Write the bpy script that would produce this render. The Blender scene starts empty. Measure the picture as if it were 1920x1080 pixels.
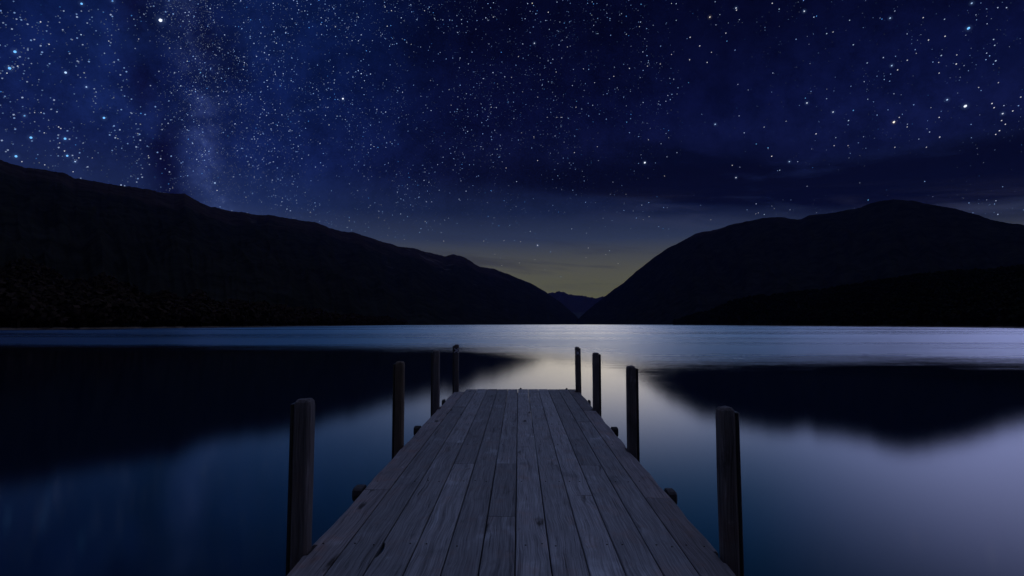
import bpy, bmesh, math, random
import numpy as np
from mathutils import Vector, Matrix, noise

random.seed(7)
rng = np.random.default_rng(11)
scene = bpy.context.scene
COL = scene.collection

# ------------------------------------------------------------------ camera
CAM_Z = 2.108                      # eye height over the lake
F = 1000.0                         # focal length in photo pixels (1920 wide)
YAW = 13.0 / F                     # camera turned a touch to the left of the jetty axis
PITCH = 68.0 / F
cam_d = bpy.data.cameras.new('camera')
cam_d.sensor_width = 36.0
cam_d.lens = 36.0 * F / 1920.0
cam_d.clip_start = 0.05
cam_d.clip_end = 300000.0
cam = bpy.data.objects.new('camera', cam_d)
COL.objects.link(cam)
cam.location = (0, 0, CAM_Z)
cam.rotation_euler = (math.pi / 2 + PITCH, 0, YAW)
scene.camera = cam
CR = cam.rotation_euler.to_matrix()

def ray(px, py):
    return (CR @ Vector((px - 960.0, 540.0 - py, -F))).normalized()

def azel(px, py):
    d = ray(px, py)
    return math.atan2(d.x, d.y), math.asin(d.z)

# ------------------------------------------------------------------ colour management
scene.view_settings.view_transform = 'Standard'
scene.view_settings.look = 'None'
scene.view_settings.exposure = 0.0
scene.view_settings.gamma = 1.0
scene.view_settings.use_curve_mapping = False
scene.cycles.volume_bounces = 1
scene.cycles.max_bounces = 6

# ------------------------------------------------------------------ node helper
class G:
    def __init__(self, nt):
        self.nt = nt
    def node(self, t, **kw):
        n = self.nt.nodes.new(t)
        for k, v in kw.items():
            setattr(n, k, v)
        return n
    def put(self, sock, v):
        if isinstance(v, bpy.types.NodeSocket):
            self.nt.links.new(v, sock)
        elif v is not None:
            if sock.type == 'RGBA' and len(v) == 3:
                v = (*v, 1)
            sock.default_value = v
    def m(self, op, a, b=None, c=None, clamp=False):
        n = self.node('ShaderNodeMath', operation=op, use_clamp=clamp)
        for i, v in enumerate((a, b, c)):
            if v is not None:
                self.put(n.inputs[i], v)
        return n.outputs[0]
    def vm(self, op, a, b=None):
        n = self.node('ShaderNodeVectorMath', operation=op)
        self.put(n.inputs[0], a)
        if b is not None:
            self.put(n.inputs[1], b)
        return n.outputs[0]
    def xyz(self, x, y, z):
        n = self.node('ShaderNodeCombineXYZ')
        for i, v in enumerate((x, y, z)):
            self.put(n.inputs[i], v)
        return n.outputs[0]
    def sep(self, v):
        n = self.node('ShaderNodeSeparateXYZ')
        self.put(n.inputs[0], v)
        return n.outputs
    def noise(self, vec, scale, detail=4, rough=0.55, dist=0.0):
        n = self.node('ShaderNodeTexNoise')
        self.put(n.inputs['Vector'], vec)
        n.inputs['Scale'].default_value = scale
        n.inputs['Detail'].default_value = detail
        n.inputs['Roughness'].default_value = rough
        n.inputs['Distortion'].default_value = dist
        return n.outputs['Fac']
    def smooth(self, v, a, b, lo=0.0, hi=1.0):
        n = self.node('ShaderNodeMapRange', interpolation_type='SMOOTHSTEP')
        self.put(n.inputs[0], v)
        for i, q in enumerate((a, b, lo, hi)):
            self.put(n.inputs[1 + i], q)
        return n.outputs[0]
    def gauss(self, v, c, w):
        d = self.m('DIVIDE', self.m('SUBTRACT', v, c), w)
        return self.m('EXPONENT', self.m('MULTIPLY', self.m('MULTIPLY', d, d), -1.0))
    def ramp(self, v, stops, interp='EASE'):
        n = self.node('ShaderNodeValToRGB')
        self.put(n.inputs[0], v)
        cr = n.color_ramp
        cr.interpolation = interp
        while len(cr.elements) < len(stops):
            cr.elements.new(0.5)
        for e, (p, c) in zip(cr.elements, stops):
            e.position = p
        for e, (p, c) in zip(cr.elements, stops):
            e.color = (*c, 1) if not isinstance(c, float) else (c, c, c, 1)
        return n.outputs[0]
    def mix(self, f, a, b, mode='MIX'):
        n = self.node('ShaderNodeMix', data_type='RGBA', blend_type=mode)
        self.put(n.inputs[0], f)
        self.put(n.inputs[6], a)
        self.put(n.inputs[7], b)
        return n.outputs[2]

def lin(r, g, b):
    f = lambda c: (c / 255 / 12.92) if c / 255 <= 0.04045 else ((c / 255 + 0.055) / 1.055) ** 2.4
    return (f(r), f(g), f(b))

# ------------------------------------------------------------------ world: night sky with last dusk
w = bpy.data.worlds.new('World')
scene.world = w
w.use_nodes = True
w.node_tree.nodes.clear()
g = G(w.node_tree)
tc = g.node('ShaderNodeTexCoord').outputs['Generated']
dx, dy, dz = g.sep(tc)
AZ = g.m('ARCTAN2', dx, dy)
EL = g.m('ARCSINE', g.m('MINIMUM', g.m('MAXIMUM', dz, -1.0), 1.0))
ELU = g.m('DIVIDE', EL, 0.8, clamp=True)
EP = lambda y: azel(1000, y)[1] / 0.8
base = g.ramp(ELU, [
    (0.0, lin(104, 102, 50)),
    (EP(548), lin(102, 101, 60)),
    (EP(505), lin(88, 88, 72)),
    (EP(450), lin(48, 58, 80)),
    (EP(400), lin(24, 34, 62)),
    (EP(330), lin(12, 16, 48)),
    (EP(220), lin(7, 10, 42)),
    (EP(60), lin(4, 6, 31)),
    (1.0, lin(4, 6, 31)),
], 'LINEAR')
# bluer air towards the left, where the milky way stands
bw = g.smooth(AZ, -0.05, -0.50)
bn = g.noise(tc, 2.2, 3, 0.5)
blue = g.mix(g.m('MULTIPLY', bw, g.smooth(bn, 0.3, 0.7, 0.6, 1.0)), (0, 0, 0), lin(4, 20, 60))
hi_el = g.smooth(EL, 0.10, 0.3)
col = g.mix(hi_el, base, blue, 'ADD')
# right side a little brighter and bluer
rb = g.m('MULTIPLY', g.gauss(AZ, 0.62, 0.30), g.gauss(EL, 0.30, 0.12))
col = g.mix(g.m('MULTIPLY', rb, 0.6), col, lin(6, 14, 48), 'ADD')
# horizon purple towards the far left
pl = g.m('MULTIPLY', g.smooth(AZ, -0.35, -0.7), g.gauss(EL, 0.2, 0.1))
col = g.mix(pl, col, lin(4, 3, 8), 'ADD')
# milky way
pa, pb = azel(352, 80), azel(402, 350)
mw_axis = g.m('ADD', g.m('MULTIPLY', g.m('SUBTRACT', EL, pb[1]), (pa[0] - pb[0]) / (pa[1] - pb[1])), pb[0])
wob = g.m('MULTIPLY', g.m('SUBTRACT', g.noise(tc, 3.0, 3), 0.5), 0.06)
dxm = g.m('SUBTRACT', g.m('ADD', AZ, wob), mw_axis)
core = g.gauss(dxm, 0.0, 0.030)
wide = g.gauss(dxm, -0.04, 0.20)
cn = g.noise(tc, 9.0, 6, 0.65)
cn2 = g.noise(tc, 30.0, 4, 0.7)
cl = g.m('MULTIPLY', g.smooth(cn, 0.28, 0.62), g.smooth(cn2, 0.35, 0.68, 0.25, 1.25))
topf = g.smooth(EL, 0.62, 0.2, 0.75, 1.0)
col = g.mix(g.m('MULTIPLY', g.m('MULTIPLY', core, cl), topf), col, lin(44, 54, 90), 'ADD')
col = g.mix(g.m('MULTIPLY', wide, g.smooth(cn, 0.3, 0.7, 0.15, 1.0)), col, lin(12, 24, 56), 'ADD')
# dark dust lanes left of the core
lane = g.gauss(dxm, -0.06, 0.034)
lane2 = g.m('MULTIPLY', g.gauss(dxm, 0.02, 0.05), g.gauss(EL, azel(400, 100)[1], 0.07))
ln_n = g.smooth(g.noise(tc, 6.0, 5, 0.6), 0.34, 0.52, 0.3, 1.0)
lanes = g.m('MULTIPLY', g.m('MAXIMUM', lane, lane2), ln_n, clamp=True)
col = g.mix(g.m('MULTIPLY', lanes, 0.95), col, lin(7, 6, 34))
# fine sky mottling
mott = g.m('ADD', 1.0, g.m('MULTIPLY', g.smooth(EL, 0.15, 0.3), g.smooth(g.noise(tc, 16.0, 6, 0.75), 0.3, 0.7, -0.34, 0.34)))
col = g.mix(1.0, col, g.xyz(mott, mott, mott), 'MULTIPLY')
# dark cloud bands climbing towards the right, thin lit wisps under them
cu = g.m('ADD', EL, g.m('MULTIPLY', AZ, 0.09))
cvec = g.xyz(g.m('MULTIPLY', AZ, 1.7), g.m('MULTIPLY', cu, 11.0), 0.35)
n1 = g.noise(cvec, 1.5, 5, 0.55, 0.4)
bandc = azel(1450, 345)[1] + 0.09 * azel(1450, 345)[0]
bandw = g.smooth(AZ, 0.0, 0.75, 0.034, 0.060)
band = g.gauss(cu, bandc, bandw)
bnd = g.m('MULTIPLY', g.m('MULTIPLY', band, g.smooth(AZ, -0.30, 0.30)), g.smooth(n1, 0.30, 0.56, 0.35, 1.5), clamp=True)
col = g.mix(g.m('MULTIPLY', bnd, 0.97), col, lin(5, 6, 24))
thin = g.m('MULTIPLY', g.gauss(cu, azel(1500, 290)[1] + 0.09 * azel(1500, 290)[0], 0.05), g.smooth(n1, 0.5, 0.66))
col = g.mix(g.m('MULTIPLY', g.m('MULTIPLY', thin, 0.85), g.smooth(AZ, 0.0, 0.3)), col, lin(4, 6, 24))
n2 = g.noise(g.xyz(g.m('MULTIPLY', AZ, 2.4), g.m('MULTIPLY', cu, 26.0), 2.7), 1.6, 5, 0.6, 0.3)
wisp = g.m('MULTIPLY', g.m('MULTIPLY', g.gauss(cu, azel(1520, 400)[1] + 0.09 * azel(1520, 400)[0], 0.028), g.smooth(AZ, 0.05, 0.35)), g.smooth(n2, 0.4, 0.66))
col = g.mix(wisp, col, lin(30, 31, 42), 'ADD')
# faint streaks low over the valley
low = g.m('MULTIPLY', g.gauss(EL, 0.11, 0.05), g.smooth(n2, 0.5, 0.7))
col = g.mix(g.m('MULTIPLY', low, 0.45), col, lin(38, 38, 50))
# below the horizon: plain dark
col = g.mix(g.smooth(EL, -0.02, 0.0), lin(12, 14, 26), col)
bg = g.node('ShaderNodeBackground')
g.put(bg.inputs[0], col)
bg.inputs[1].default_value = 1.0
out = g.node('ShaderNodeOutputWorld')
w.node_tree.links.new(bg.outputs[0], out.inputs[0])

# ------------------------------------------------------------------ the one lamp: broad unseen dusk fill, added to brighten lake and deck
sun_az, sun_el = azel(1200, 400)[0], math.radians(46)
sd = bpy.data.lights.new('dusk_fill', 'SUN')
sd.energy = 3.2
sd.color = (1.0, 1.0, 1.0)
sd.angle = math.radians(150)
# colour set by direction: valley glow for the lake, overhead lobe for the deck
sd.use_nodes = True
sd.node_tree.nodes.clear()
g = G(sd.node_tree)
gi = g.node('ShaderNodeNewGeometry').outputs['Incoming']
lx, ly, lz = g.sep(gi)
lx, ly, lz = (g.m('MULTIPLY', q, -1.0) for q in (lx, ly, lz))
LA = g.m('ARCTAN2', lx, ly)
LE = g.m('ARCSINE', lz)
warmc = g.m('MULTIPLY', g.gauss(LA, 0.14, 0.24), g.gauss(LE, 0.05, 0.12))
lilac = g.m('MULTIPLY', g.gauss(LA, 0.30, 0.50), g.gauss(LE, 0.05, 0.165))
bluec = g.m('MULTIPLY', g.gauss(LA, 0.30, 0.70), g.gauss(LE, 0.15, 0.28))
highc = g.gauss(LE, 1.05, 0.30)  # overhead lobe added to light the deck and posts
rightc = g.m('MULTIPLY', g.smooth(LA, 0.35, 0.75), g.gauss(LE, 0.20, 0.17))  # extra lobe added to brighten the water on the right
def addc(*terms):
    c = (0, 0, 0)
    for f_, k_ in terms:
        c = g.mix(1.0, c, g.mix(f_, (0, 0, 0), k_), 'ADD')
    return c
lcol = addc((warmc, (0.76, 0.57, 0.13)), (lilac, (0.33, 0.31, 0.47)), (bluec, (0.003, 0.11, 0.31)), (rightc, (0.38, 0.38, 0.70)), (highc, (0.185, 0.22, 0.37)))
le = g.node('ShaderNodeEmission')
g.put(le.inputs[0], lcol)
le.inputs[1].default_value = 1.0
lo = g.node('ShaderNodeOutputLight')
sd.node_tree.links.new(le.outputs[0], lo.inputs[0])
so = bpy.data.objects.new('dusk_fill', sd)
COL.objects.link(so)
sv = Vector((math.sin(sun_az) * math.cos(sun_el), math.cos(sun_az) * math.cos(sun_el), math.sin(sun_el)))
so.rotation_euler = sv.to_track_quat('Z', 'Y').to_euler()
so.location = sv * 50

# ------------------------------------------------------------------ object helpers
def new_mesh(name, verts, faces, mat=None, parent=None, smooth=False):
    me = bpy.data.meshes.new(name)
    me.from_pydata(verts, [], faces)
    me.update()
    if smooth:
        me.polygons.foreach_set('use_smooth', [True] * len(me.polygons))
    if mat:
        me.materials.append(mat)
    o = bpy.data.objects.new(name, me)
    COL.objects.link(o)
    o.parent = parent
    return o

def tag(o, label=None, cat=None, kind=None, group=None):
    if label: o['label'] = label
    if cat: o['category'] = cat
    if kind: o['kind'] = kind
    if group: o['group'] = group
    return o

def material(name):
    m = bpy.data.materials.new(name)
    m.use_nodes = True
    m.node_tree.nodes.clear()
    gg = G(m.node_tree)
    p = gg.node('ShaderNodeBsdfPrincipled')
    o = gg.node('ShaderNodeOutputMaterial')
    m.node_tree.links.new(p.outputs[0], o.inputs[0])
    return m, gg, p

def bump(gg, p, h, strength, dist):
    b = gg.node('ShaderNodeBump')
    b.inputs['Strength'].default_value = strength
    b.inputs['Distance'].default_value = dist
    gg.put(b.inputs['Height'], h)
    gg.put(p.inputs['Normal'], b.outputs[0])

# ------------------------------------------------------------------ materials
def wood(name, pale, mid, dark, axis='Y', red=0.35, spread=0.5):
    m, gg, p = material(name)
    t = gg.node('ShaderNodeTexCoord').outputs['Object']
    rnd = gg.node('ShaderNodeObjectInfo').outputs['Random']
    x, y, z = gg.sep(t)
    if axis == 'Z':
        y, z = z, y
    off = gg.m('MULTIPLY', rnd, 37.0)
    # knots bend the grain round them
    kv = gg.node('ShaderNodeTexVoronoi', feature='F1')
    gg.put(kv.inputs['Vector'], gg.xyz(gg.m('ADD', gg.m('MULTIPLY', x, 4.5), off), gg.m('MULTIPLY', y, 1.0), gg.m('MULTIPLY', z, 3.0)))
    kv.inputs['Scale'].default_value = 1.0
    kd = gg.m('ADD', kv.outputs['Distance'], gg.m('MULTIPLY', gg.m('SUBTRACT', gg.noise(gg.xyz(gg.m('MULTIPLY', x, 30.0), gg.m('MULTIPLY', y, 8.0), off), 1.0, 3), 0.5), 0.28))
    knot = gg.smooth(kd, 0.13, 0.03)
    ring = gg.smooth(kd, 0.30, 0.08)
    bend = gg.m('MULTIPLY', gg.m('SUBTRACT', gg.noise(gg.xyz(gg.m('ADD', x, off), gg.m('MULTIPLY', y, 0.8), z), 2.4, 2), 0.5), 0.06)
    gx = gg.m('ADD', gg.m('ADD', x, bend), gg.m('MULTIPLY', ring, 0.012))
    gv = gg.xyz(gg.m('ADD', gg.m('MULTIPLY', gx, 26.0), off), gg.m('MULTIPLY', y, 0.9), gg.m('MULTIPLY', z, 26.0))
    grain = gg.noise(gv, 1.0, 6, 0.62)
    fv = gg.xyz(gg.m('ADD', gg.m('MULTIPLY', gx, 150.0), off), gg.m('MULTIPLY', y, 3.0), gg.m('MULTIPLY', z, 150.0))
    fine = gg.noise(fv, 1.0, 4, 0.6)
    blot = gg.noise(gg.xyz(gg.m('ADD', gg.m('MULTIPLY', x, 2.0), off), gg.m('MULTIPLY', y, 1.2), z), 1.6, 5, 0.6)
    blot2 = gg.noise(gg.xyz(gg.m('ADD', gg.m('MULTIPLY', x, 3.0), off), gg.m('ADD', gg.m('MULTIPLY', y, 2.2), 9.0), z), 2.0, 4, 0.65)
    c = gg.ramp(grain, [(0.28, dark), (0.45, mid), (0.62, mid), (0.78, pale)], 'LINEAR')
    c = gg.mix(gg.smooth(blot, 0.56, 0.74, 0.0, 0.65), c, pale)
    warm = (mid[0] * 1.25, mid[1] * 0.82, mid[2] * 0.66)
    c = gg.mix(gg.smooth(blot2, 0.5, 0.72, 0.0, red), c, warm)
    c = gg.mix(gg.smooth(blot, 0.44, 0.25, 0.0, 0.6), c, dark)
    c = gg.mix(knot, c, (dark[0] * 0.5, dark[1] * 0.45, dark[2] * 0.4))
    crack = gg.m('MULTIPLY', gg.smooth(fine, 0.36, 0.27), gg.smooth(grain, 0.55, 0.4))
    c = gg.mix(gg.m('MULTIPLY', crack, 0.85), c, (0.012, 0.011, 0.012))
    # damp stains, scuffs and long splits
    st = gg.noise(gg.xyz(gg.m('ADD', gg.m('MULTIPLY', x, 7.0), off), gg.m('MULTIPLY', y, 3.2), gg.m('MULTIPLY', z, 2.0)), 1.0, 6, 0.7)
    c = gg.mix(gg.smooth(st, 0.42, 0.30, 0.0, 0.55), c, dark)
    c = gg.mix(gg.m('MULTIPLY', gg.smooth(st, 0.62, 0.74), 0.6), c, pale)
    sp = gg.noise(gg.xyz(gg.m('ADD', gg.m('MULTIPLY', gx, 48.0), off), gg.m('MULTIPLY', y, 1.1), gg.m('MULTIPLY', z, 48.0)), 1.0, 3, 0.5)
    split = gg.m('MULTIPLY', gg.smooth(sp, 0.30, 0.25), gg.smooth(st, 0.6, 0.45))
    c = gg.mix(split, c, (0.010, 0.009, 0.010))
    fm = gg.smooth(fine, 0.3, 0.7, 0.66, 1.3)
    tone = gg.smooth(rnd, 0.0, 1.0, 1.0 - spread * 0.5, 1.0 + spread * 0.5)
    fm = gg.m('MULTIPLY', fm, tone)
    c = gg.mix(1.0, c, gg.xyz(fm, fm, fm), 'MULTIPLY')
    gg.put(p.inputs['Base Color'], c)
    p.inputs['Roughness'].default_value = 0.78
    p.inputs['Specular IOR Level'].default_value = 0.25
    h = gg.m('ADD', gg.m('MULTIPLY', grain, 0.5), gg.m('SUBTRACT', gg.m('MULTIPLY', fine, 0.5), gg.m('MULTIPLY', gg.m('MAXIMUM', crack, split), 1.0)))
    bump(gg, p, h, 0.8, 0.006)
    return m

M_PLANK = wood('weathered_plank', (0.43, 0.45, 0.46), (0.24, 0.24, 0.24), (0.09, 0.087, 0.088), spread=0.5)
M_EDGE = wood('worn_edge_plank', (0.40, 0.39, 0.39), (0.19, 0.175, 0.172), (0.075, 0.068, 0.066), red=0.6)
M_POST = wood('grey_post', (0.30, 0.27, 0.26), (0.125, 0.11, 0.104), (0.022, 0.02, 0.02), axis='Z', red=0.5, spread=0.2)
M_POSTB = wood('brown_post', (0.17, 0.128, 0.088), (0.125, 0.094, 0.064), (0.08, 0.06, 0.042), axis='Z', red=0.2, spread=0.1)
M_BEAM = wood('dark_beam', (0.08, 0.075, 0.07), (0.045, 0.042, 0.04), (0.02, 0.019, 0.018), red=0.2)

m, gg, p = material('black_rubber'); M_RUB = m
t = gg.node('ShaderNodeTexCoord').outputs['Object']
nz = gg.noise(t, 30.0, 4)
gg.put(p.inputs['Base Color'], gg.ramp(nz, [(0.3, (0.008, 0.008, 0.009)), (0.7, (0.02, 0.02, 0.022))]))
p.inputs['Roughness'].default_value = 0.5
m, gg, p = material('rusty_nail'); M_NAIL = m
p.inputs['Base Color'].default_value = (0.03, 0.022, 0.018, 1); p.inputs['Roughness'].default_value = 0.6
m, gg, p = material('sign_backing'); M_SB = m
p.inputs['Base Color'].default_value = (0.02, 0.02, 0.035, 1); p.inputs['Roughness'].default_value = 0.4
m, gg, p = material('reflective_print'); M_SR = m
p.inputs['Base Color'].default_value = (0.85, 0.85, 0.95, 1); p.inputs['Roughness'].default_value = 0.35

# mountain slopes: bush below, tussock and scree above
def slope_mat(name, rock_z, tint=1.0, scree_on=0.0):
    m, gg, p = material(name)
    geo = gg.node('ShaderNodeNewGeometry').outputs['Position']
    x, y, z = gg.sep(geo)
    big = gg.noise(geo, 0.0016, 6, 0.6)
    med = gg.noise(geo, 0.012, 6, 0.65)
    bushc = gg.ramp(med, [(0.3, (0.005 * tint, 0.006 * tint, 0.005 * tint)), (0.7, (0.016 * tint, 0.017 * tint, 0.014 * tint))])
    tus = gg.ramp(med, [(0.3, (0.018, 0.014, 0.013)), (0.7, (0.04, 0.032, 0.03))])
    zz = gg.m('ADD', z, gg.m('MULTIPLY', gg.m('SUBTRACT', big, 0.5), rock_z * 0.9))
    c = gg.mix(gg.smooth(zz, rock_z * 0.92, rock_z * 1.08), bushc, tus)
    # scree fans running down the gullies
    at = gg.node('ShaderNodeAttribute'); at.attribute_name = 'gully'
    sc_n = gg.noise(gg.xyz(gg.m('MULTIPLY', x, 1.0), gg.m('MULTIPLY', y, 1.0), gg.m('MULTIPLY', z, 0.25)), 0.006, 3, 0.5)
    scree = gg.m('MULTIPLY', gg.m('MULTIPLY', gg.smooth(at.outputs['Fac'], 0.72, 0.9), gg.smooth(y, 2600.0, 3600.0)), gg.m('MULTIPLY', gg.smooth(sc_n, 0.54, 0.64), gg.smooth(z, rock_z * 0.45, rock_z * 0.7)))
    c = gg.mix(gg.m('MULTIPLY', scree, 0.55 * scree_on), c, (0.10, 0.085, 0.085))
    # pebble rim at the waterline
    c = gg.mix(gg.smooth(z, 1.1, 0.5), c, (0.16, 0.13, 0.10))
    gg.put(p.inputs['Base Color'], c)
    p.inputs['Roughness'].default_value = 1.0
    p.inputs['Specular IOR Level'].default_value = 0.0
    return m
M_SL_L = slope_mat('left_range_slopes', 620, 1.3, 1.0)
M_SL_R = slope_mat('right_mountain_slopes', 900, 1.3)
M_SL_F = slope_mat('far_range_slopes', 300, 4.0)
M_SL_H = slope_mat('headland_slopes', 3000)

# lake
m, gg, p = material('lake_water'); M_WATER = m
geo = gg.node('ShaderNodeNewGeometry').outputs['Position']
x, y, z = gg.sep(geo)
# sheltered water by the jetty is glass calm; a breeze roughens it farther out
edge_n = gg.noise(gg.xyz(gg.m('MULTIPLY', x, 0.03), gg.m('MULTIPLY', y, 0.09), 0.0), 1.0, 5, 0.6)
str_n = gg.noise(gg.xyz(gg.m('MULTIPLY', x, 0.25), gg.m('MULTIPLY', y, 0.9), 4.0), 1.0, 4, 0.6)
lim = gg.m('SUBTRACT', 44.0, gg.m('MULTIPLY', gg.smooth(gg.m('DIVIDE', x, gg.m('MAXIMUM', y, 1.0)), -0.15, 0.30), 17.0))
yy = gg.m('ADD', y, gg.m('ADD', gg.m('MULTIPLY', gg.m('SUBTRACT', edge_n, 0.5), 19.0), gg.m('MULTIPLY', gg.m('SUBTRACT', str_n, 0.5), 9.0)))
far = gg.smooth(gg.m('SUBTRACT', yy, lim), -10.0, 19.0)
wind = gg.noise(gg.xyz(gg.m('MULTIPLY', x, 0.004), gg.m('MULTIPLY', y, 0.02), 8.0), 1.0, 4, 0.6)
rough_far = gg.smooth(wind, 0.3, 0.7, 0.22, 0.36)
rr = gg.m('ADD', gg.m('MULTIPLY', far, gg.m('SUBTRACT', rough_far, 0.09)), 0.09)
wv = gg.noise(gg.xyz(gg.m('MULTIPLY', x, 0.5), gg.m('MULTIPLY', y, 1.6), 1.0), 1.0, 4, 0.6)
bp = gg.node('ShaderNodeBump')
bp.inputs['Distance'].default_value = 0.4
gg.put(bp.inputs['Strength'], gg.m('MULTIPLY', far, 0.3))
gg.put(bp.inputs['Height'], wv)
gl = gg.node('ShaderNodeBsdfGlossy', distribution='BECKMANN')
gg.put(gl.inputs['Color'], (1, 1, 1))
gg.put(gl.inputs['Roughness'], rr)
gg.put(gl.inputs['Normal'], bp.outputs[0])
df = gg.node('ShaderNodeBsdfDiffuse')
gg.put(df.inputs['Color'], (0.001, 0.008, 0.022))
fr = gg.node('ShaderNodeFresnel'); fr.inputs['IOR'].default_value = 1.333
mx = gg.node('ShaderNodeMixShader')
gg.put(mx.inputs[0], fr.outputs[0])
m.node_tree.links.new(df.outputs[0], mx.inputs[1]); m.node_tree.links.new(gl.outputs[0], mx.inputs[2])
mo = [n for n in m.node_tree.nodes if n.type == 'OUTPUT_MATERIAL'][0]
m.node_tree.links.new(mx.outputs[0], mo.inputs[0])
m.node_tree.nodes.remove(p)

# leaves
def leaf_mat(name, a, b):
    m, gg, p = material(name)
    at = gg.node('ShaderNodeAttribute'); at.attribute_name = 'tone'
    gg.put(p.inputs['Base Color'], gg.ramp(at.outputs['Fac'], [(0.0, a), (1.0, b)]))
    p.inputs['Roughness'].default_value = 0.8
    p.inputs['Specular IOR Level'].default_value = 0.0
    return m
M_LEAF_L = leaf_mat('lakeside_bush_leaves', (0.018, 0.016, 0.010), (0.048, 0.032, 0.024))
M_LEAF_R = leaf_mat('headland_bush_leaves', (0.010, 0.012, 0.008), (0.022, 0.022, 0.015))

# ------------------------------------------------------------------ lake
o = new_mesh('lake_water', [(-40000, -3000, 0), (40000, -3000, 0), (40000, 60000, 0), (-40000, 60000, 0)], [(0, 1, 2, 3)], M_WATER)
tag(o, 'long exposure smooth dark blue lake mirroring the mountains', 'water', kind='structure')

# ------------------------------------------------------------------ mountains
def interp(x, pts):
    return float(np.interp(x, [q[0] for q in pts], [q[1] for q in pts]))

def ridged(x, y, s):
    v = 0; a = 1; tot = 0
    for k in range(4):
        n = noise.noise(Vector((x, y, s + 7.3 * k)))
        v += a * (1 - abs(n) * 2.2); tot += a
        a *= 0.5; x *= 2.1; y *= 1.7
    return v / tot

def mountain(name, prof, shore, ridge, mat, label, seed, cols=420, rows=70, power=1.25, amp=0.14, jag=1.2, gk=16.0, back=0.5, noise_px=1.0):
    xs = np.linspace(prof[0][0], prof[-1][0], cols)
    V = []; gul = []
    for i, px in enumerate(xs):
        py = interp(px, prof)
        d = ray(px, py)
        az = math.atan2(d.x, d.y)
        hr = math.hypot(d.x, d.y)
        te = d.z / hr
        te += jag * 0.001 * (noise.noise(Vector((px * 0.05, seed, 0))) + 0.6 * noise.noise(Vector((px * 0.16, seed, 3))) + 0.55 * noise.noise(Vector((px * 0.42, seed, 6)))) * noise_px
        d0, d1 = interp(px, shore), interp(px, ridge)
        H = te * d1 + CAM_Z
        for j in range(rows + 1):
            t = -0.02 + (1.0 + back + 0.02) * j / rows
            if t < 0:
                r, z, gq = d0 + (d1 - d0) * t * 1.5, -3.0, 0
            elif t <= 1:
                r = d0 + (d1 - d0) * t
                gq = ridged(az * gk + t * 1.2, t * 2.2, seed)
                env = 4 * t * (1 - t)
                f = t ** power
                z = H * (f - amp * env * (0.8 - gq) * 0.6)
                z = min(z, te * r * (0.55 + 0.45 * t) * 1.0 + CAM_Z) if t < 0.98 else z
                z = max(z, 0.35 + 6 * t)
            else:
                q = (t - 1) / back
                r = d1 + (d1 - d0) * back * q * 1.2
                z = H * (1 - q) ** 1.2 - 3 * q
                gq = 0
            V.append((math.sin(az) * r, math.cos(az) * r, z))
            gul.append(1 - gq if 0 <= t <= 1 else 0)
    F_ = []
    R = rows + 1
    for i in range(cols - 1):
        for j in range(rows):
            a = i * R + j
            F_.append((a, a + R, a + R + 1, a + 1))
    o = new_mesh(name, V, F_, mat, smooth=True)
    at = o.data.attributes.new('gully', 'FLOAT', 'POINT')
    at.data.foreach_set('value', gul)
    tag(o, label, 'mountain', kind='structure')
    return o

LEFT = [(-900, 150), (-500, 215), (-250, 250), (-100, 270), (-40, 288), (0, 299), (20, 305), (45, 312), (100, 320), (118, 322), (140, 333), (200, 343), (250, 350), (280, 353), (295, 359), (325, 363), (347, 363), (372, 377), (395, 388), (404, 387), (425, 394), (460, 398), (480, 403), (504, 402), (530, 407), (560, 412), (595, 417), (618, 427), (640, 433), (662, 434), (700, 447), (745, 461), (775, 464), (800, 472), (835, 480), (850, 477), (862, 479), (880, 487), (900, 500), (925, 503), (960, 516), (1000, 533), (1025, 548), (1050, 566), (1075, 588), (1092, 603), (1100, 611)]
RIGHT = [(1068, 611), (1080, 603), (1100, 583), (1120, 566), (1140, 551), (1152, 541), (1166, 532), (1180, 519), (1200, 502), (1220, 486), (1250, 465), (1290, 445), (1302, 438), (1315, 433), (1333, 431), (1360, 423), (1380, 418), (1430, 407), (1445, 405), (1470, 406), (1482, 409), (1500, 409), (1518, 401), (1560, 397), (1615, 386), (1635, 379), (1655, 374), (1675, 372), (1715, 375), (1750, 382), (1790, 389), (1825, 399), (1860, 410), (1895, 417), (1920, 420), (2050, 432), (2300, 420), (2700, 400)]
FAR = [(980, 560), (1010, 552), (1025, 549), (1040, 547), (1055, 546.5), (1066, 550), (1078, 552), (1085, 553), (1100, 555), (1110, 557), (1120, 558), (1132, 555), (1145, 548), (1170, 545), (1220, 550)]
HEAD = [(1262, 611), (1275, 603), (1300, 594), (1340, 584), (1366, 570), (1405, 562), (1470, 556), (1530, 550), (1560, 546), (1640, 534), (1720, 522), (1780, 516), (1860, 513), (1920, 507), (2100, 500), (2600, 480)]
SH_L = [(-900, 160), (-300, 210), (0, 255), (170, 275), (330, 330), (480, 430), (640, 700), (800, 1400), (960, 3000), (1100, 5200)]
RD_L = [(-900, 3000), (0, 3300), (400, 4000), (700, 5200), (860, 6500), (1100, 7600)]
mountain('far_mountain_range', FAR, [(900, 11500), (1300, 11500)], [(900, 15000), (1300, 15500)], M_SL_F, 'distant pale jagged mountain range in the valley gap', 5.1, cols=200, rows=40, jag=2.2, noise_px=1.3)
left_m = mountain('mountain_range', LEFT, SH_L, RD_L, M_SL_L, 'long dark mountain range descending from the left to the valley', 1.7, cols=1001, rows=90, power=1.3)
mountain('mountain', RIGHT, [(1068, 5200), (1150, 3800), (1300, 2600), (1920, 2000), (2700, 1800)], [(1068, 6800), (1200, 6000), (1450, 5200), (1920, 4600), (2700, 4300)], M_SL_R, 'broad rounded dark mountain right of the valley', 3.3, cols=520, rows=80, power=1.15, amp=0.18, jag=1.0)
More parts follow.
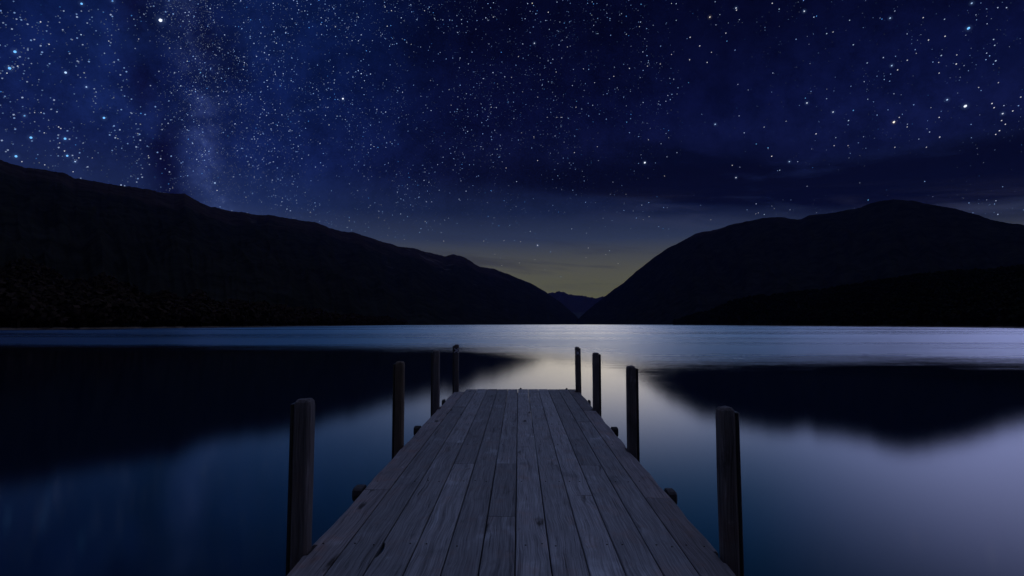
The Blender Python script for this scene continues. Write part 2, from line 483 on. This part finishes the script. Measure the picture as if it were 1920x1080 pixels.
head_m = mountain('headland', HEAD, [(1262, 1500), (1400, 900), (1600, 600), (1920, 430), (2600, 350)], [(1262, 1650), (1400, 1350), (1600, 1250), (1920, 1150), (2600, 1100)], M_SL_H, 'low black wooded headland in front of the right mountain', 9.2, cols=260, rows=40, power=0.95, amp=0.05)

# ------------------------------------------------------------------ bush on the shores (a wood that reads as one mass)
def crown_proto(seed):
    r = np.random.default_rng(seed)
    V = []; Fc = []; T = []
    def add(vs, fs, tone):
        b = len(V)
        V.extend(vs); T.extend([tone] * len(vs))
        Fc.extend([tuple(b + q for q in f) for f in fs])
    # trunk
    add([(0.05, 0, 0), (-0.03, 0.04, 0), (-0.03, -0.04, 0), (0.02, 0, 0.7), (-0.012, 0.015, 0.7), (-0.012, -0.015, 0.7)], [(0, 1, 4, 3), (1, 2, 5, 4), (2, 0, 3, 5)], 0.0)
    nl = 6
    lobes = [(r.normal(0, 0.14), r.normal(0, 0.14), r.uniform(0.35, 0.85), r.uniform(0.14, 0.24)) for _ in range(nl)]
    for (lx, ly, lz, lr) in lobes:
        tone = r.uniform(0.1, 0.9)
        for _ in range(12):
            d = r.normal(size=3); d /= np.linalg.norm(d)
            c = np.array((lx, ly, lz)) + d * lr * r.uniform(0.6, 1.1)
            u = np.cross(d, r.normal(size=3)); u /= np.linalg.norm(u)
            v = np.cross(d, u) + d * r.uniform(-0.5, 0.5)
            s = lr * r.uniform(0.35, 0.7)
            q = [c + s * u, c + s * v * 0.8, c - s * u, c - s * v * 0.8]
            add([tuple(k) for k in q], [(0, 1, 2, 3)], min(1, max(0, tone + r.uniform(-0.2, 0.2))))
    return np.array(V), Fc, np.array(T)

def forest(name, terrain, cols, rows, back, n, jmax, mat, label, seed, hmin, hmax, ridge_extra=0):
    protos = [crown_proto(seed + k) for k in range(6)]
    me = terrain.data
    co = np.empty(len(me.vertices) * 3); me.vertices.foreach_get('co', co); co = co.reshape(cols, rows + 1, 3)
    r = np.random.default_rng(seed)
    VV = []; FF = []; TT = []; base = 0
    def spot(i, j):
        i0, j0 = int(i), int(j); fi, fj = i - i0, j - j0
        a = co[i0, j0] * (1 - fi) * (1 - fj) + co[i0 + 1, j0] * fi * (1 - fj) + co[i0, j0 + 1] * (1 - fi) * fj + co[i0 + 1, j0 + 1] * fi * fj
        return a
    spots = []
    jz = 0.02 / (1.02 + back) * rows
    while len(spots) < n:
        i = r.uniform(0, cols - 1.01)
        px_f = i / cols
        jm = jmax(px_f)
        if jm <= 0.1: 
            continue
        j = jz + 1.0 * 0 + (r.uniform(0, 1) ** 1.3) * jm + 0.25
        s = spot(i, min(j, rows - 1.01))
        if s[2] < 0.6: continue
        spots.append(s)
    for k in range(ridge_extra):
        i = r.uniform(0, cols - 1.01)
        j = rows * (1.02 + r.uniform(-0.04, 0.01)) / (1.02 + back)
        spots.append(spot(i, j))
    for s in spots:
        P, Fc, T = protos[r.integers(0, 6)]
        h = r.uniform(hmin, hmax)
        wd = h * r.uniform(0.8, 1.25)
        a = r.uniform(0, 6.28); ca, sa = math.cos(a), math.sin(a)
        Q = np.stack([(P[:, 0] * ca - P[:, 1] * sa) * wd, (P[:, 0] * sa + P[:, 1] * ca) * wd, P[:, 2] * h], 1) + s - np.array([0, 0, 0.4])
        VV.append(Q); TT.append(np.clip(T * 0.6 + r.uniform(0, 0.4), 0, 1))
        FF.extend([tuple(base + q for q in f) for f in Fc])
        base += len(P)
    o = new_mesh(name, np.concatenate(VV).tolist(), FF, mat)
    at = o.data.attributes.new('tone', 'FLOAT', 'POINT')
    at.data.foreach_set('value', np.concatenate(TT))
    tag(o, label, 'forest', kind='stuff')
    return o

def jl(f):   # left shore: how far up the slope the bush is resolved, in rows
    px = -900 + f * 2000
    if px < -160 or px > 760: return 0
    return interp(px, [(-160, 9), (0, 9), (300, 5), (500, 3.0), (760, 1.6)])
forest('forest', left_m, 1001, 90, 0.5, 5200, jl, M_LEAF_L, 'mottled brown lakeside bush along the foot of the left range', 21, 7, 13)
def jr(f):
    px = 1262 + f * 1338
    if px > 2050: return 0
    return 26
forest('forest', head_m, 260, 40, 0.5, 3000, jr, M_LEAF_R, 'black bush covering the low headland on the right', 31, 7, 12, ridge_extra=900)

# ------------------------------------------------------------------ jetty
DZ = 0.82
root = bpy.data.objects.new('jetty', None)
COL.objects.link(root)
root.location = (0, 0, DZ)
root.rotation_euler = (0.007, 0, 0)
tag(root, 'weathered grey plank jetty with square posts running out over the still lake', 'jetty')
def D(px, py):                     # where the sight line through a photo pixel meets the deck, in jetty space
    d = ray(px, py)
    t = (DZ - CAM_Z) / (d.z - 0.007 * d.y)
    return t * d.x, t * d.y
Y = lambda py: D(973, py)[1]
gaps = [D(q, 1080)[0] for q in (531, 605, 679, 754, 825, 896, 965.5, 1036, 1107, 1175, 1246, 1314, 1385)]
END = Y(729.5)
START = -1.2

# posts: side, inner x, outer x, y front, height
PD = 0.10
posts = []
for (sd_, pin, pout, pb, h) in ((-1, 586, 534, 1040, 0.84), (-1, 758, 734, 837, 0.86), (-1, 824.5, 807, 767, 0.845), (-1, 860.5, 848, 735, 0.85),
                               (1, 1347, 1397, 1050, 0.808), (1, 1175, 1200, 845, 0.83), (1, 1111, 1128, 769, 0.82), (1, 1079, 1090.5, 735, 0.808)):
    ya = Y(pb)
    xi = D(pin, pb); xo = D(pout, pb)
    posts.append((sd_, xi[0] / xi[1] * (ya + PD), xo[0] / xo[1] * ya, ya, h))


def plank(c, y0, y1, th=0.045, mat=None, zoff=0.0, notch=None):
    xa, xb = gaps[c] + 0.0038, gaps[c + 1] - 0.0038
    ys = list(np.arange(y0, y1, 0.16)) + [y1]
    extra = []
    for (s, xi, xo, yp, h) in posts:
        if (s < 0 and c == 0) or (s > 0 and c == 11):
            extra += [yp - 0.022, yp - 0.018, yp + PD + 0.018, yp + PD + 0.022]
    if notch:
        extra += [notch[0] + k * (notch[1] - notch[0]) / 8 for k in range(9)]
    ys = sorted(set([v for v in ys + extra if y0 <= v <= y1]))
    tilt = random.uniform(-0.0012, 0.0012)
    sd_ = random.uniform(0, 100)
    V = []
    for k, yv in enumerate(ys):
        jl_ = 0.0012 * noise.noise(Vector((yv * 3, sd_, 0)))
        jr_ = 0.0012 * noise.noise(Vector((yv * 3, sd_, 9)))
        za = zoff + 0.0016 * noise.noise(Vector((yv * 0.7, sd_, 4)))
        a, b = xa + jl_, xb + jr_
        ch = 0.0045
        cha = chb = ch
        if c == 0:
            a += 0.016 * noise.noise(Vector((yv * 2.2, 4.4, 0))) + 0.008 * noise.noise(Vector((yv * 11, 4.4, 2)))
            cha = 0.012 + 0.006 * noise.noise(Vector((yv * 4, 1, 1)))
        if c == 11:
            b += 0.016 * noise.noise(Vector((yv * 2.2, 8.4, 0))) + 0.008 * noise.noise(Vector((yv * 11, 8.4, 2)))
            chb = 0.013 + 0.006 * noise.noise(Vector((yv * 4, 6, 1)))
        for (s, xi, xo, yp, h) in posts:
            if yp - 0.02 <= yv <= yp + PD + 0.02:
                if s < 0 and c == 0: a = max(a, xi + 0.008)
                if s > 0 and c == 11: b = min(b, xi - 0.008)
        if notch and notch[0] <= yv <= notch[1]:
            q = (yv - notch[0]) / (notch[1] - notch[0])
            a += 0.022 * math.sin(q * math.pi) ** 0.7
        cup = 0.0012
        V += [(a, yv, -th + za), (a, yv, -cha * 0.8 + za), (a + cha, yv, za - tilt), ((a + b) / 2, yv, za - cup), (b - chb, yv, za + tilt), (b, yv, -chb * 0.8 + za), (b, yv, -th + za)]
    n = 7
    Fc = []
    for k in range(len(ys) - 1):
        for q in range(n):
            a0, a1 = k * n + q, k * n + (q + 1) % n
            Fc.append((a0, a1, a1 + n, a0 + n))
    Fc.append(tuple(range(n))[::-1])
    Fc.append(tuple(len(V) - n + q for q in range(n)))
    return new_mesh('plank', V, Fc, mat, root)

joints = {0: [802, 919, ], 1: [763, 1400], 2: [830], 3: [869], 4: [802, 1500], 5: [869, 968], 6: [1250], 7: [871], 8: [928], 9: [872, 1600], 10: [790.5, 1350], 11: [932, 770]}
for c in range(12):
    js = sorted(Y(v) for v in joints[c])
    end = END + random.uniform(-0.015, 0.015)
    if c == 0: end = Y(734.5)
    if c == 1: end = END - 0.05
    cuts = [START] + js + [end]
    for k in range(len(cuts) - 1):
        notch = (Y(1047), Y(1016)) if (c == 2 and cuts[k] < 2.9 < cuts[k + 1]) else None
        mt = M_EDGE if c in (0, 11) else M_PLANK
        plank(c, cuts[k] + 0.0022, cuts[k + 1] - 0.0022, mat=mt, zoff=random.uniform(-0.0025, 0.0015), notch=notch)

def box(x0, x1, y0, y1, z0, z1, ch=0.004):
    bm = bmesh.new()
    bmesh.ops.create_cube(bm, size=1.0)
    for v in bm.verts:
        v.co = Vector((x0 + (v.co.x + 0.5) * (x1 - x0), y0 + (v.co.y + 0.5) * (y1 - y0), z0 + (v.co.z + 0.5) * (z1 - z0)))
    bmesh.ops.bevel(bm, geom=bm.edges[:], offset=ch, segments=1, affect='EDGES')
    return bm

def bm_obj(name, bm, mat, parent, smooth=False):
    me = bpy.data.meshes.new(name)
    bm.normal_update()
    bm.to_mesh(me); bm.free()
    me.materials.append(mat)
    if smooth:
        me.polygons.foreach_set('use_smooth', [True] * len(me.polygons))
    o = bpy.data.objects.new(name, me)
    COL.objects.link(o); o.parent = parent
    return o

# stringers and cross beams below the boards
for xs_ in (-1.06, -0.55, -0.02, 0.49, 0.99):
    bm_obj('stringer', box(xs_ - 0.04, xs_ + 0.04, START, END - 0.12, -0.205, -0.051), M_BEAM, root)
for yb in (Y(1045) + 0.16, Y(840) + 0.16, Y(768) + 0.16, Y(735) + 0.16, 0.6):
    bm_obj('crossbeam', box(-1.16, 1.06, yb - 0.05, yb + 0.05, -0.36, -0.21), M_BEAM, root)

# blunt bearer ends sticking out past the edge boards
def bearer(x_in, x_out, yc, top=0.004, w=0.068, hgt=0.115):
    bm = bmesh.new()
    n = 12
    ringsv = []
    for (xx, sc_) in ((x_in, 1.0), (x_out - 0.012 * (1 if x_out > 0 else -1), 1.0), (x_out, 0.82)):
        rr_ = []
        for k in range(n):
            a = 2 * math.pi * k / n
            ex = abs(math.cos(a)) ** 0.55 * math.copysign(1, math.cos(a))
            ez = abs(math.sin(a)) ** 0.55 * math.copysign(1, math.sin(a))
            jit = 1 + 0.07 * noise.noise(Vector((a * 1.5, yc, 2)))
            rr_.append(bm.verts.new((xx, yc + ex * w * sc_ * jit, top - hgt / 2 + ez * hgt / 2 * sc_ * jit)))
        ringsv.append(rr_)
    for a_, b_ in zip(ringsv, ringsv[1:]):
        for k in range(n):
            bm.faces.new((a_[k], a_[(k + 1) % n], b_[(k + 1) % n], b_[k]))
    bm.faces.new(ringsv[0]); bm.faces.new(ringsv[-1])
    bmesh.ops.recalc_face_normals(bm, faces=bm.faces[:])
    return bm_obj('bearer_end', bm, M_BEAM, root)
for (pxo, py) in ((665, 914), (778, 800), (830, 750), (1265, 921), (1157, 802), (1106, 751)):
    xo, yo = D(pxo, py)
    bearer(gaps[0] - 0.014 if xo < 0 else gaps[12] + 0.014, xo + math.copysign(0.012, xo), yo + 0.03)

def post(side, xi, xo, yf, h, mat, seed, sign=None, lean=0.0):
    fw = 0.022                       # rubber strip on the outer face
    x_in, x_w = xi, xo - side * fw
    lo, hi = min(x_in, x_w), max(x_in, x_w)
    inner_lo = side > 0               # which x side is the inner one
    zs = [-1.9, -0.9, -0.4, -0.1, 0.05, 0.2, 0.35, 0.5, 0.65, h - 0.045, h - 0.014, h]
    V = []
    for zi, z_ in enumerate(zs):
        s = 1.0
        if zi == len(zs) - 1: s = 0.72
        if zi == len(zs) - 2: s = 0.93
        ch = 0.016
        cx, cy = (lo + hi) / 2, yf + PD / 2
        hw, hd = (hi - lo) / 2 * s, PD / 2 * s
        c = [(-hw + ch, -hd), (hw - ch, -hd), (hw, -hd + ch), (hw, hd - ch), (hw - ch, hd), (-hw + ch, hd), (-hw, hd - ch), (-hw, -hd + ch)]
        for k, (a, b) in enumerate(c):
            j1 = 0.0022 * noise.noise(Vector((z_ * 3.0, k * 3.1, seed)))
            j2 = 0.0022 * noise.noise(Vector((z_ * 3.0, k * 3.1, seed + 5)))
            zt = 0.008 * noise.noise(Vector((k * 1.3, seed, 1))) if zi >= len(zs) - 2 else 0
            V.append((cx + a + j1 + lean * z_, cy + b + j2, z_ + zt))
    n = 8; Fc = []
    for r_ in range(len(zs) - 1):
        for k in range(n):
            a0, a1 = r_ * n + k, r_ * n + (k + 1) % n
            Fc.append((a0, a1, a1 + n, a0 + n))
    # worn, slightly domed top
    ti = len(V)
    cxx = sum(v[0] for v in V[-8:]) / 8; cyy = sum(v[1] for v in V[-8:]) / 8
    V.append((cxx + 0.006, cyy, h + 0.004))
    b0 = (len(zs) - 1) * n
    for k in range(n):
        Fc.append((b0 + k, b0 + (k + 1) % n, ti))
    po = new_mesh('post', V, Fc, mat, root)
    # rubber strip: starts 3 mm clear of the timber and stops short of its top
    a, b = (hi + 0.001, xo) if side > 0 else (xo, lo - 0.001)
    rb_ = box(a, b, yf + 0.012, yf + PD - 0.012, -1.7, h - 0.022, 0.005)
    for v in rb_.verts: v.co.x += lean * v.co.z
    bm_obj('rubber_strip', rb_, M_RUB, po)
    if sign:
        zc, xc = h - 0.105, (lo + hi) / 2 - side * 0.003
        s = 0.04
        pl_ = bm_obj('marker_plate', box(xc - s, xc + s, yf - 0.006, yf - 0.001, zc - 0.045, zc + 0.045, 0.001), M_SB, po)
        # raised reflective pattern
        bm = bmesh.new()
        def stroke(p, q, t=0.0105):
            d = Vector((q[0] - p[0], q[1] - p[1])); L = d.length; d /= L
            nrm = Vector((-d.y, d.x)) * t / 2
            vs = []
            for yy_ in (yf - 0.0062, yf - 0.0095):
                for (e, f_) in ((p, 1), (p, -1), (q, -1), (q, 1)):
                    vs.append(bm.verts.new((xc + e[0] + nrm.x * f_, yy_, zc + e[1] + nrm.y * f_)))
            for f_ in ((0, 1, 2, 3), (7, 6, 5, 4), (0, 4, 5, 1), (1, 5, 6, 2), (2, 6, 7, 3), (3, 7, 4, 0)):
                bm.faces.new([vs[k] for k in f_])
        if sign == 'chevrons':
            for ox in (-0.020, 0.006):
                stroke((ox, 0.024), (ox + 0.022, 0.0)); stroke((ox, -0.024), (ox + 0.022, 0.0))
        else:
            stroke((-0.022, 0.0), (0.0, 0.024)); stroke((0.0, 0.024), (0.022, 0.0))
            stroke((0.022, 0.0), (0.0, -0.024)); stroke((0.0, -0.024), (-0.022, 0.0)); stroke((-0.018, 0.016), (0.018, -0.016), 0.006)
        for (sx, sz) in ((-1, -1), (1, -1), (1, 1), (-1, 1)):
            stroke((sx * 0.036, sz * 0.018), (sx * 0.036, sz * 0.038), 0.006); stroke((sx * 0.039, sz * 0.039), (sx * 0.017, sz * 0.039), 0.006)
        bmesh.ops.recalc_face_normals(bm, faces=bm.faces[:])
        bm_obj('marker_pattern', bm, M_SR, pl_)
        pl_['label'] = 'small pale double chevron marker plate' if sign == 'chevrons' else 'small pale diamond marker plate'
    return po
names = [('grey nearest left post with rough top', M_POST), ('smooth brown second left post', M_POSTB), ('third left post, grey', M_POST), ('farthest left post carrying a chevron plate', M_POST),
         ('grey nearest right post', M_POST), ('second right post with flat stepped top', M_POST), ('third right post', M_POST), ('farthest right post carrying a diamond plate', M_POST)]
for k, (s, xi, xo, yp, h) in enumerate(posts):
    sign = 'chevrons' if k == 3 else ('diamond' if k == 7 else None)
    po = post(s, xi, xo, yp, h, names[k][1], 3.0 + k * 2.3, sign, lean=(0.004, 0.0, 0.0, 0.0, -0.006, -0.002, 0.0, -0.012)[k])
    po['label'] = names[k][0]

# nail heads in the boards over every bearer
bm = bmesh.new()
for yb in [0.6] + [Y(v) + 0.16 for v in (1045, 914, 840, 800, 768, 751, 735)] + [END - 0.06]:
    for c in range(12):
        for fx in (0.25, 0.75):
            if random.random() < 0.3: continue
            x_ = gaps[c] + (gaps[c + 1] - gaps[c]) * fx + random.uniform(-0.012, 0.012)
            y_ = yb + random.uniform(-0.02, 0.02)
            if c == 0 and y_ > Y(736): continue
            r_ = bmesh.ops.create_cone(bm, cap_ends=True, segments=7, radius1=0.0055, radius2=0.0048, depth=0.003)
            for v in r_['verts']: v.co += Vector((x_, y_, 0.0012))
o = bm_obj('nail_heads', bm, M_NAIL, root); o['kind'] = 'stuff'
for px_ in (976, 1061):
    bm = bmesh.new()
    bmesh.ops.create_uvsphere(bm, u_segments=8, v_segments=5, radius=0.022, matrix=Matrix.Translation(((px_ - 973) * END / 1000 + 0.0, END - 0.03, 0.004)))
    bm_obj('end_bolt', bm, M_BEAM, root)

# ------------------------------------------------------------------ stars
BRIGHT = [  # photo x, y, size, tint (0 white, 1 blue, 2 cyan, 3 warm)
 (301,38,4.6,0),(28,97,3.2,2),(18,128,3.2,2),(13,137,1.8,0),(33,124,1.9,0),(123,136,2.7,1),(92,83,1.9,0),(76,41,1.9,0),(153,7,2.6,2),(211,2,2.4,2),(195,221,2.9,2),(58,258,3.0,2),(122,260,3.0,2),(46,217,2.2,2),(162,163,2.3,1),(30,293,3.0,2),(126,292,2.6,2),(141,303,2.3,1),(41,303,1.7,0),(121,283,1.9,0),(339,161,1.9,1),(514,59,1.8,1),(643,185,2.6,0),(489,186,1.6,1),(152,65,2.0,1),(196,100,1.8,1),(204,77,1.6,0),(110,238,1.8,0),(114,241,1.7,0),(83,249,1.6,0),(148,296,1.7,0),(137,322,1.7,0),(394,16,2.0,1),(84,309,1.6,0),(112,268,1.4,0),(77,211,1.5,0),(65,211,1.4,0),(376,136,1.9,2),(343,40,1.6,1),(355,40,1.5,1),(260,73,1.4,0),(318,90,1.5,0),(278,292,1.5,0),(173,296,1.2,0),(360,170,1.5,1),(463,240,1.8,1),(465,303,1.7,1),(403,343,2.4,1),(407,357,1.8,0),(538,392,1.9,1),(582,398,1.5,0),
 (1209,305,2.9,0),(1816,53,2.9,2),(1810,199,3.2,0),(1776,187,2.4,1),(1676,229,2.5,3),(1175,229,2.0,2),(1341,233,2.3,1),(1380,15,2.2,0),(1381,19,2.0,0),(1331,32,2.4,3),(1508,21,2.3,0),(1448,6,1.9,0),(1526,32,2.0,1),(1461,17,1.9,1),(1593,38,1.8,1),(1669,34,2.2,1),(1822,6,2.2,1),(1672,123,2.2,1),(1683,131,1.9,0),(1701,113,1.9,0),(1765,104,2.1,1),(1793,120,2.0,0),(1772,68,1.9,0),(1741,75,1.9,0),(1731,33,1.8,0),(1771,36,1.7,1),(1867,114,2.1,1),(1863,74,1.9,1),(1865,85,1.8,1),(1600,84,1.9,1),(1626,118,1.8,1),(1550,63,1.9,1),(1562,60,1.7,0),(1513,193,2.3,0),(1510,184,1.8,2),(1562,210,2.2,0),(1600,207,2.0,2),(1591,226,2.1,1),(1530,251,2.1,0),(1567,258,1.6,1),(1564,273,1.6,0),(1590,273,1.5,0),(1418,270,1.8,2),(1440,277,2.0,2),(1447,293,2.1,0),(1480,303,2.2,1),(1462,319,1.8,1),(1380,333,2.2,0),(1373,310,1.9,0),(1294,70,2.0,0),(1312,86,2.0,0),(1361,62,1.8,0),(1334,98,1.6,0),(1293,112,1.9,0),(1326,117,1.9,0),(1291,155,1.6,2),(1363,77,1.7,2),(1550,185,1.6,1),(1627,186,1.6,1),(1686,220,1.7,0),(1701,238,1.6,0),(1678,276,1.6,0),(1737,276,1.6,0),(1762,257,2.0,0),(1761,220,1.9,0),(1860,194,2.0,0),(1864,202,1.9,0),(1880,213,2.2,0),(1899,208,1.9,0),(1878,226,1.8,0),(1885,233,1.8,0),(1874,245,1.9,0),(1867,252,1.8,0),(1914,182,1.7,0),(1718,100,1.3,0),(1761,137,1.7,0),(1760,117,1.6,0),(1794,103,1.6,0),(1835,164,1.5,0),(1872,155,1.5,0),(1628,375,2.0,2),(1433,402,1.8,1),(1422,399,1.4,0),(1417,401,1.4,0),(1452,391,1.3,0),(1333,412,1.4,0),(1206,412,1.4,0),(1217,406,1.4,0),
 (1008,460,2.4,0),(1143,470,1.9,1),(1136,477,1.5,0),(1103,465,1.7,0),(832,452,1.8,0),(907,452,1.6,0),(945,451,1.5,0),(976,453,1.6,0),(941,498,1.6,0),(974,493,1.5,0),(1003,487,1.4,0),(1099,483,1.4,0),(1159,494,1.6,0),(928,477,1.2,0),(758,449,1.5,0),(727,441,1.2,0),(710,408,1.4,0),(721,413,1.4,0),(655,414,1.4,0),(998,6,2.1,3),(1028,23,2.0,0),(1002,81,2.3,0),(722,13,1.9,0),(734,20,1.9,0),(726,49,1.9,0),(796,20,1.7,0),(925,32,1.8,0),(1202,8,2.0,2),(1199,50,1.7,0),(1121,63,1.7,1),(1030,55,1.8,1),(1064,88,1.6,0),(972,106,1.7,0),(921,201,1.8,0),(1008,182,1.6,0),(959,145,1.5,0),(1080,201,1.8,0),(1081,190,1.6,2),(1026,220,1.6,0),(1044,220,1.6,0),(1052,220,1.7,0),(1008,301,1.9,0),(949,315,1.8,0),(1077,286,1.9,0),(1120,275,1.6,0),(1001,256,1.6,0),(978,249,1.5,0),(1094,129,1.7,0),(1214,124,1.8,0),(1180,128,1.9,0),(1152,126,1.6,1),(1238,120,1.7,0),(1151,143,1.7,0),(1115,155,1.6,0),(1216,262,1.7,0),(1246,330,1.6,0),(1268,38,1.6,1),(1259,102,1.6,0),(980,172,1.4,0),(846,197,1.5,0),(771,83,1.4,0),(807,151,1.4,0)]
SD = 90000.0
SV = []; SF = []; SC = []
def star(px, py, size, colr, k=6, stretch=1.0):
    d = ray(px, py)
    up = Vector((0, 0, 1)); u = d.cross(up).normalized(); v = u.cross(d)
    R = SD * size * 0.5 / F
    b = len(SV); a0 = random.uniform(0, 6.28); sa = math.radians(35)
    for q in range(k):
        a = a0 + 2 * math.pi * q / k
        ex, ey = math.cos(a) * stretch, math.sin(a)
        x_, y_ = ex * math.cos(sa) - ey * math.sin(sa), ex * math.sin(sa) + ey * math.cos(sa)
        SV.append(tuple(d * SD + u * (x_ * R) + v * (y_ * R)))
        SC.append(colr)
    SF.append(tuple(range(b, b + k)))
TINT = [(0.86, 0.90, 1.06), (0.50, 0.70, 1.06), (0.16, 0.52, 1.1), (1.0, 0.92, 0.80)]
for (px, py, s, tn) in BRIGHT:
    t_ = TINT[tn]
    e = 0.55 + 0.25 * (s - 1.4)
    st = 1.35 if px > 1250 else 1.12
    if s > 2.4:   # larger disc; its halo is added below as faint glowing polygons
        star(px, py, s * 0.92, tuple(q * 1.25 for q in t_), 9, st)
    else:
        star(px, py, s * (0.68 if px > 660 else 0.8), tuple(q * min(1.2, e) for q in t_), 7, st)
def density(px, py):
    # how crowded the faint stars are over the frame
    v = math.exp(-((px - 560) / 330.0) ** 2) * 1.0 + 0.18
    if px < 330: v = 0.30 + 0.5 * max(0, (px - 200) / 130.0)
    if px > 700: v = 0.22 + 0.55 * math.exp(-((px - 700) / 330.0) ** 2)
    if px > 1280: v = 0.12
    # cloud bank right, haze near the horizon
    cy = 345 - 0.06 * (px - 1450)
    if px > 1050: v *= 1 - 0.97 * math.exp(-((py - cy) / 42.0) ** 2) * min(1, (px - 1050) / 250.0)
    if py > 390: v *= max(0.05, 1 - (py - 390) / 75.0)
    if 265 < px < 345 and 80 < py < 330: v *= 0.40
    if abs(px - 400) < 35 and 60 < py < 120: v *= 0.5
    return v
cnt = 0
while cnt < 28000:
    px, py = random.uniform(-700, 2600), random.uniform(-700, 560)
    clump = 0.75 + 1.1 * noise.noise(Vector((px * 0.011, py * 0.011, 3.3))) + 0.8 * noise.noise(Vector((px * 0.035, py * 0.035, 7.7)))
    if random.random() > density(px, py) * max(0.12, clump): continue
    cnt += 1
    mag = random.random() ** 4.0
    if px < 330:
        s = 1.2 + 1.2 * mag; e = 0.10 + 0.4 * mag
    elif px > 1000:
        s = 0.7 + 0.75 * mag; e = 0.12 + 0.6 * mag
    else:
        s = 0.62 + 0.7 * mag; e = 0.16 + 0.8 * mag
    q = random.random()
    t_ = TINT[0] if q < 0.45 else (TINT[1] if q < 0.9 else (TINT[2] if q < 0.97 else TINT[3]))
    t_ = tuple(a * b for a, b in zip(t_, (0.70, 0.86, 1.15)))
    star(px, py, s, tuple(e * a for a in t_), 4, 1.2)
# grainy star clouds along the milky way's bright edge
for _ in range(2600):
    py = random.uniform(-200, 380)
    cx_ = 352 + (py - 80) * 0.185
    px = random.gauss(cx_ + 18, 46)
    e = random.uniform(0.05, 0.30)
    star(px, py, random.uniform(0.6, 1.1), (0.55 * e, 0.72 * e, 1.1 * e), 4, 1.1)
NDISC = len(SF)
for (px, py, s, tn) in BRIGHT:     # soft glow round the brightest
    if s < 2.15: continue
    d = ray(px, py); u = d.cross(Vector((0, 0, 1))).normalized(); v = u.cross(d)
    R = SD * s * 1.9 / F
    b = len(SV); SV.append(tuple(d * SD * 0.999)); SC.append(tuple(0.17 * q for q in ((0.25, 0.45, 1.0) if tn != 3 else (0.5, 0.45, 0.5))))
    for rr_, gl_ in ((0.4, 0.22), (1.0, 0.0)):
        for q in range(12):
            a = 2 * math.pi * q / 12
            SV.append(tuple(d * SD * 0.999 + u * (math.cos(a) * R * rr_) + v * (math.sin(a) * R * rr_)))
            SC.append(tuple(0.17 * gl_ * q2 for q2 in ((0.25, 0.45, 1.0) if tn != 3 else (0.5, 0.45, 0.5))))
    for q in range(12):
        SF.append((b, b + 1 + q, b + 1 + (q + 1) % 12))
        SF.append((b + 1 + q, b + 13 + q, b + 13 + (q + 1) % 12, b + 1 + (q + 1) % 12))
stars = new_mesh('stars', SV, SF)
m = bpy.data.materials.new('starlight'); m.use_nodes = True; m.node_tree.nodes.clear()
gg = G(m.node_tree)
at = gg.node('ShaderNodeAttribute'); at.attribute_name = 'light'
em = gg.node('ShaderNodeEmission'); gg.put(em.inputs[0], at.outputs['Color'])
oo = gg.node('ShaderNodeOutputMaterial'); m.node_tree.links.new(em.outputs[0], oo.inputs[0])
m.cycles.emission_sampling = 'NONE'
stars.data.materials.append(m)
m2 = bpy.data.materials.new('star_glow'); m2.use_nodes = True; m2.node_tree.nodes.clear()
gg = G(m2.node_tree)
at = gg.node('ShaderNodeAttribute'); at.attribute_name = 'light'
em = gg.node('ShaderNodeEmission'); gg.put(em.inputs[0], at.outputs['Color'])
tr = gg.node('ShaderNodeBsdfTransparent'); ad = gg.node('ShaderNodeAddShader')
oo = gg.node('ShaderNodeOutputMaterial')
m2.node_tree.links.new(em.outputs[0], ad.inputs[0]); m2.node_tree.links.new(tr.outputs[0], ad.inputs[1]); m2.node_tree.links.new(ad.outputs[0], oo.inputs[0])
m2.cycles.emission_sampling = 'NONE'
stars.data.materials.append(m2)
stars.data.polygons.foreach_set('material_index', [0] * NDISC + [1] * (len(SF) - NDISC))
ca = stars.data.color_attributes.new('light', 'FLOAT_COLOR', 'POINT')
ca.data.foreach_set('color', np.array([(*c, 1.0) for c in SC], dtype=np.float32).ravel())
tag(stars, 'dense field of white and blue stars over the lake', 'stars', kind='stuff')

# ------------------------------------------------------------------ haze
HAZE = True
if HAZE:
    bm = bmesh.new(); bmesh.ops.create_cube(bm, size=1.0)
    x0, x1, y0, y1, z0, z1 = -30000, 30000, -5000, 40000, -6.0, 2600.0
    for v in bm.verts:
        v.co = Vector((x0 + (v.co.x + 0.5) * (x1 - x0), y0 + (v.co.y + 0.5) * (y1 - y0), z0 + (v.co.z + 0.5) * (z1 - z0)))
    hm = bpy.data.materials.new('thin_air'); hm.use_nodes = True; hm.node_tree.nodes.clear()
    gg = G(hm.node_tree)
    pv = gg.node('ShaderNodeVolumePrincipled')
    pv.inputs['Color'].default_value = (0.10, 0.20, 0.85, 1)
    pv.inputs['Density'].default_value = 0.000012
    pv.inputs['Anisotropy'].default_value = 0.0
    oo = gg.node('ShaderNodeOutputMaterial'); hm.node_tree.links.new(pv.outputs[0], oo.inputs['Volume'])
    ho = bm_obj('haze', bm, hm, None)
    tag(ho, 'thin blue night air over the lake', 'haze', kind='stuff')
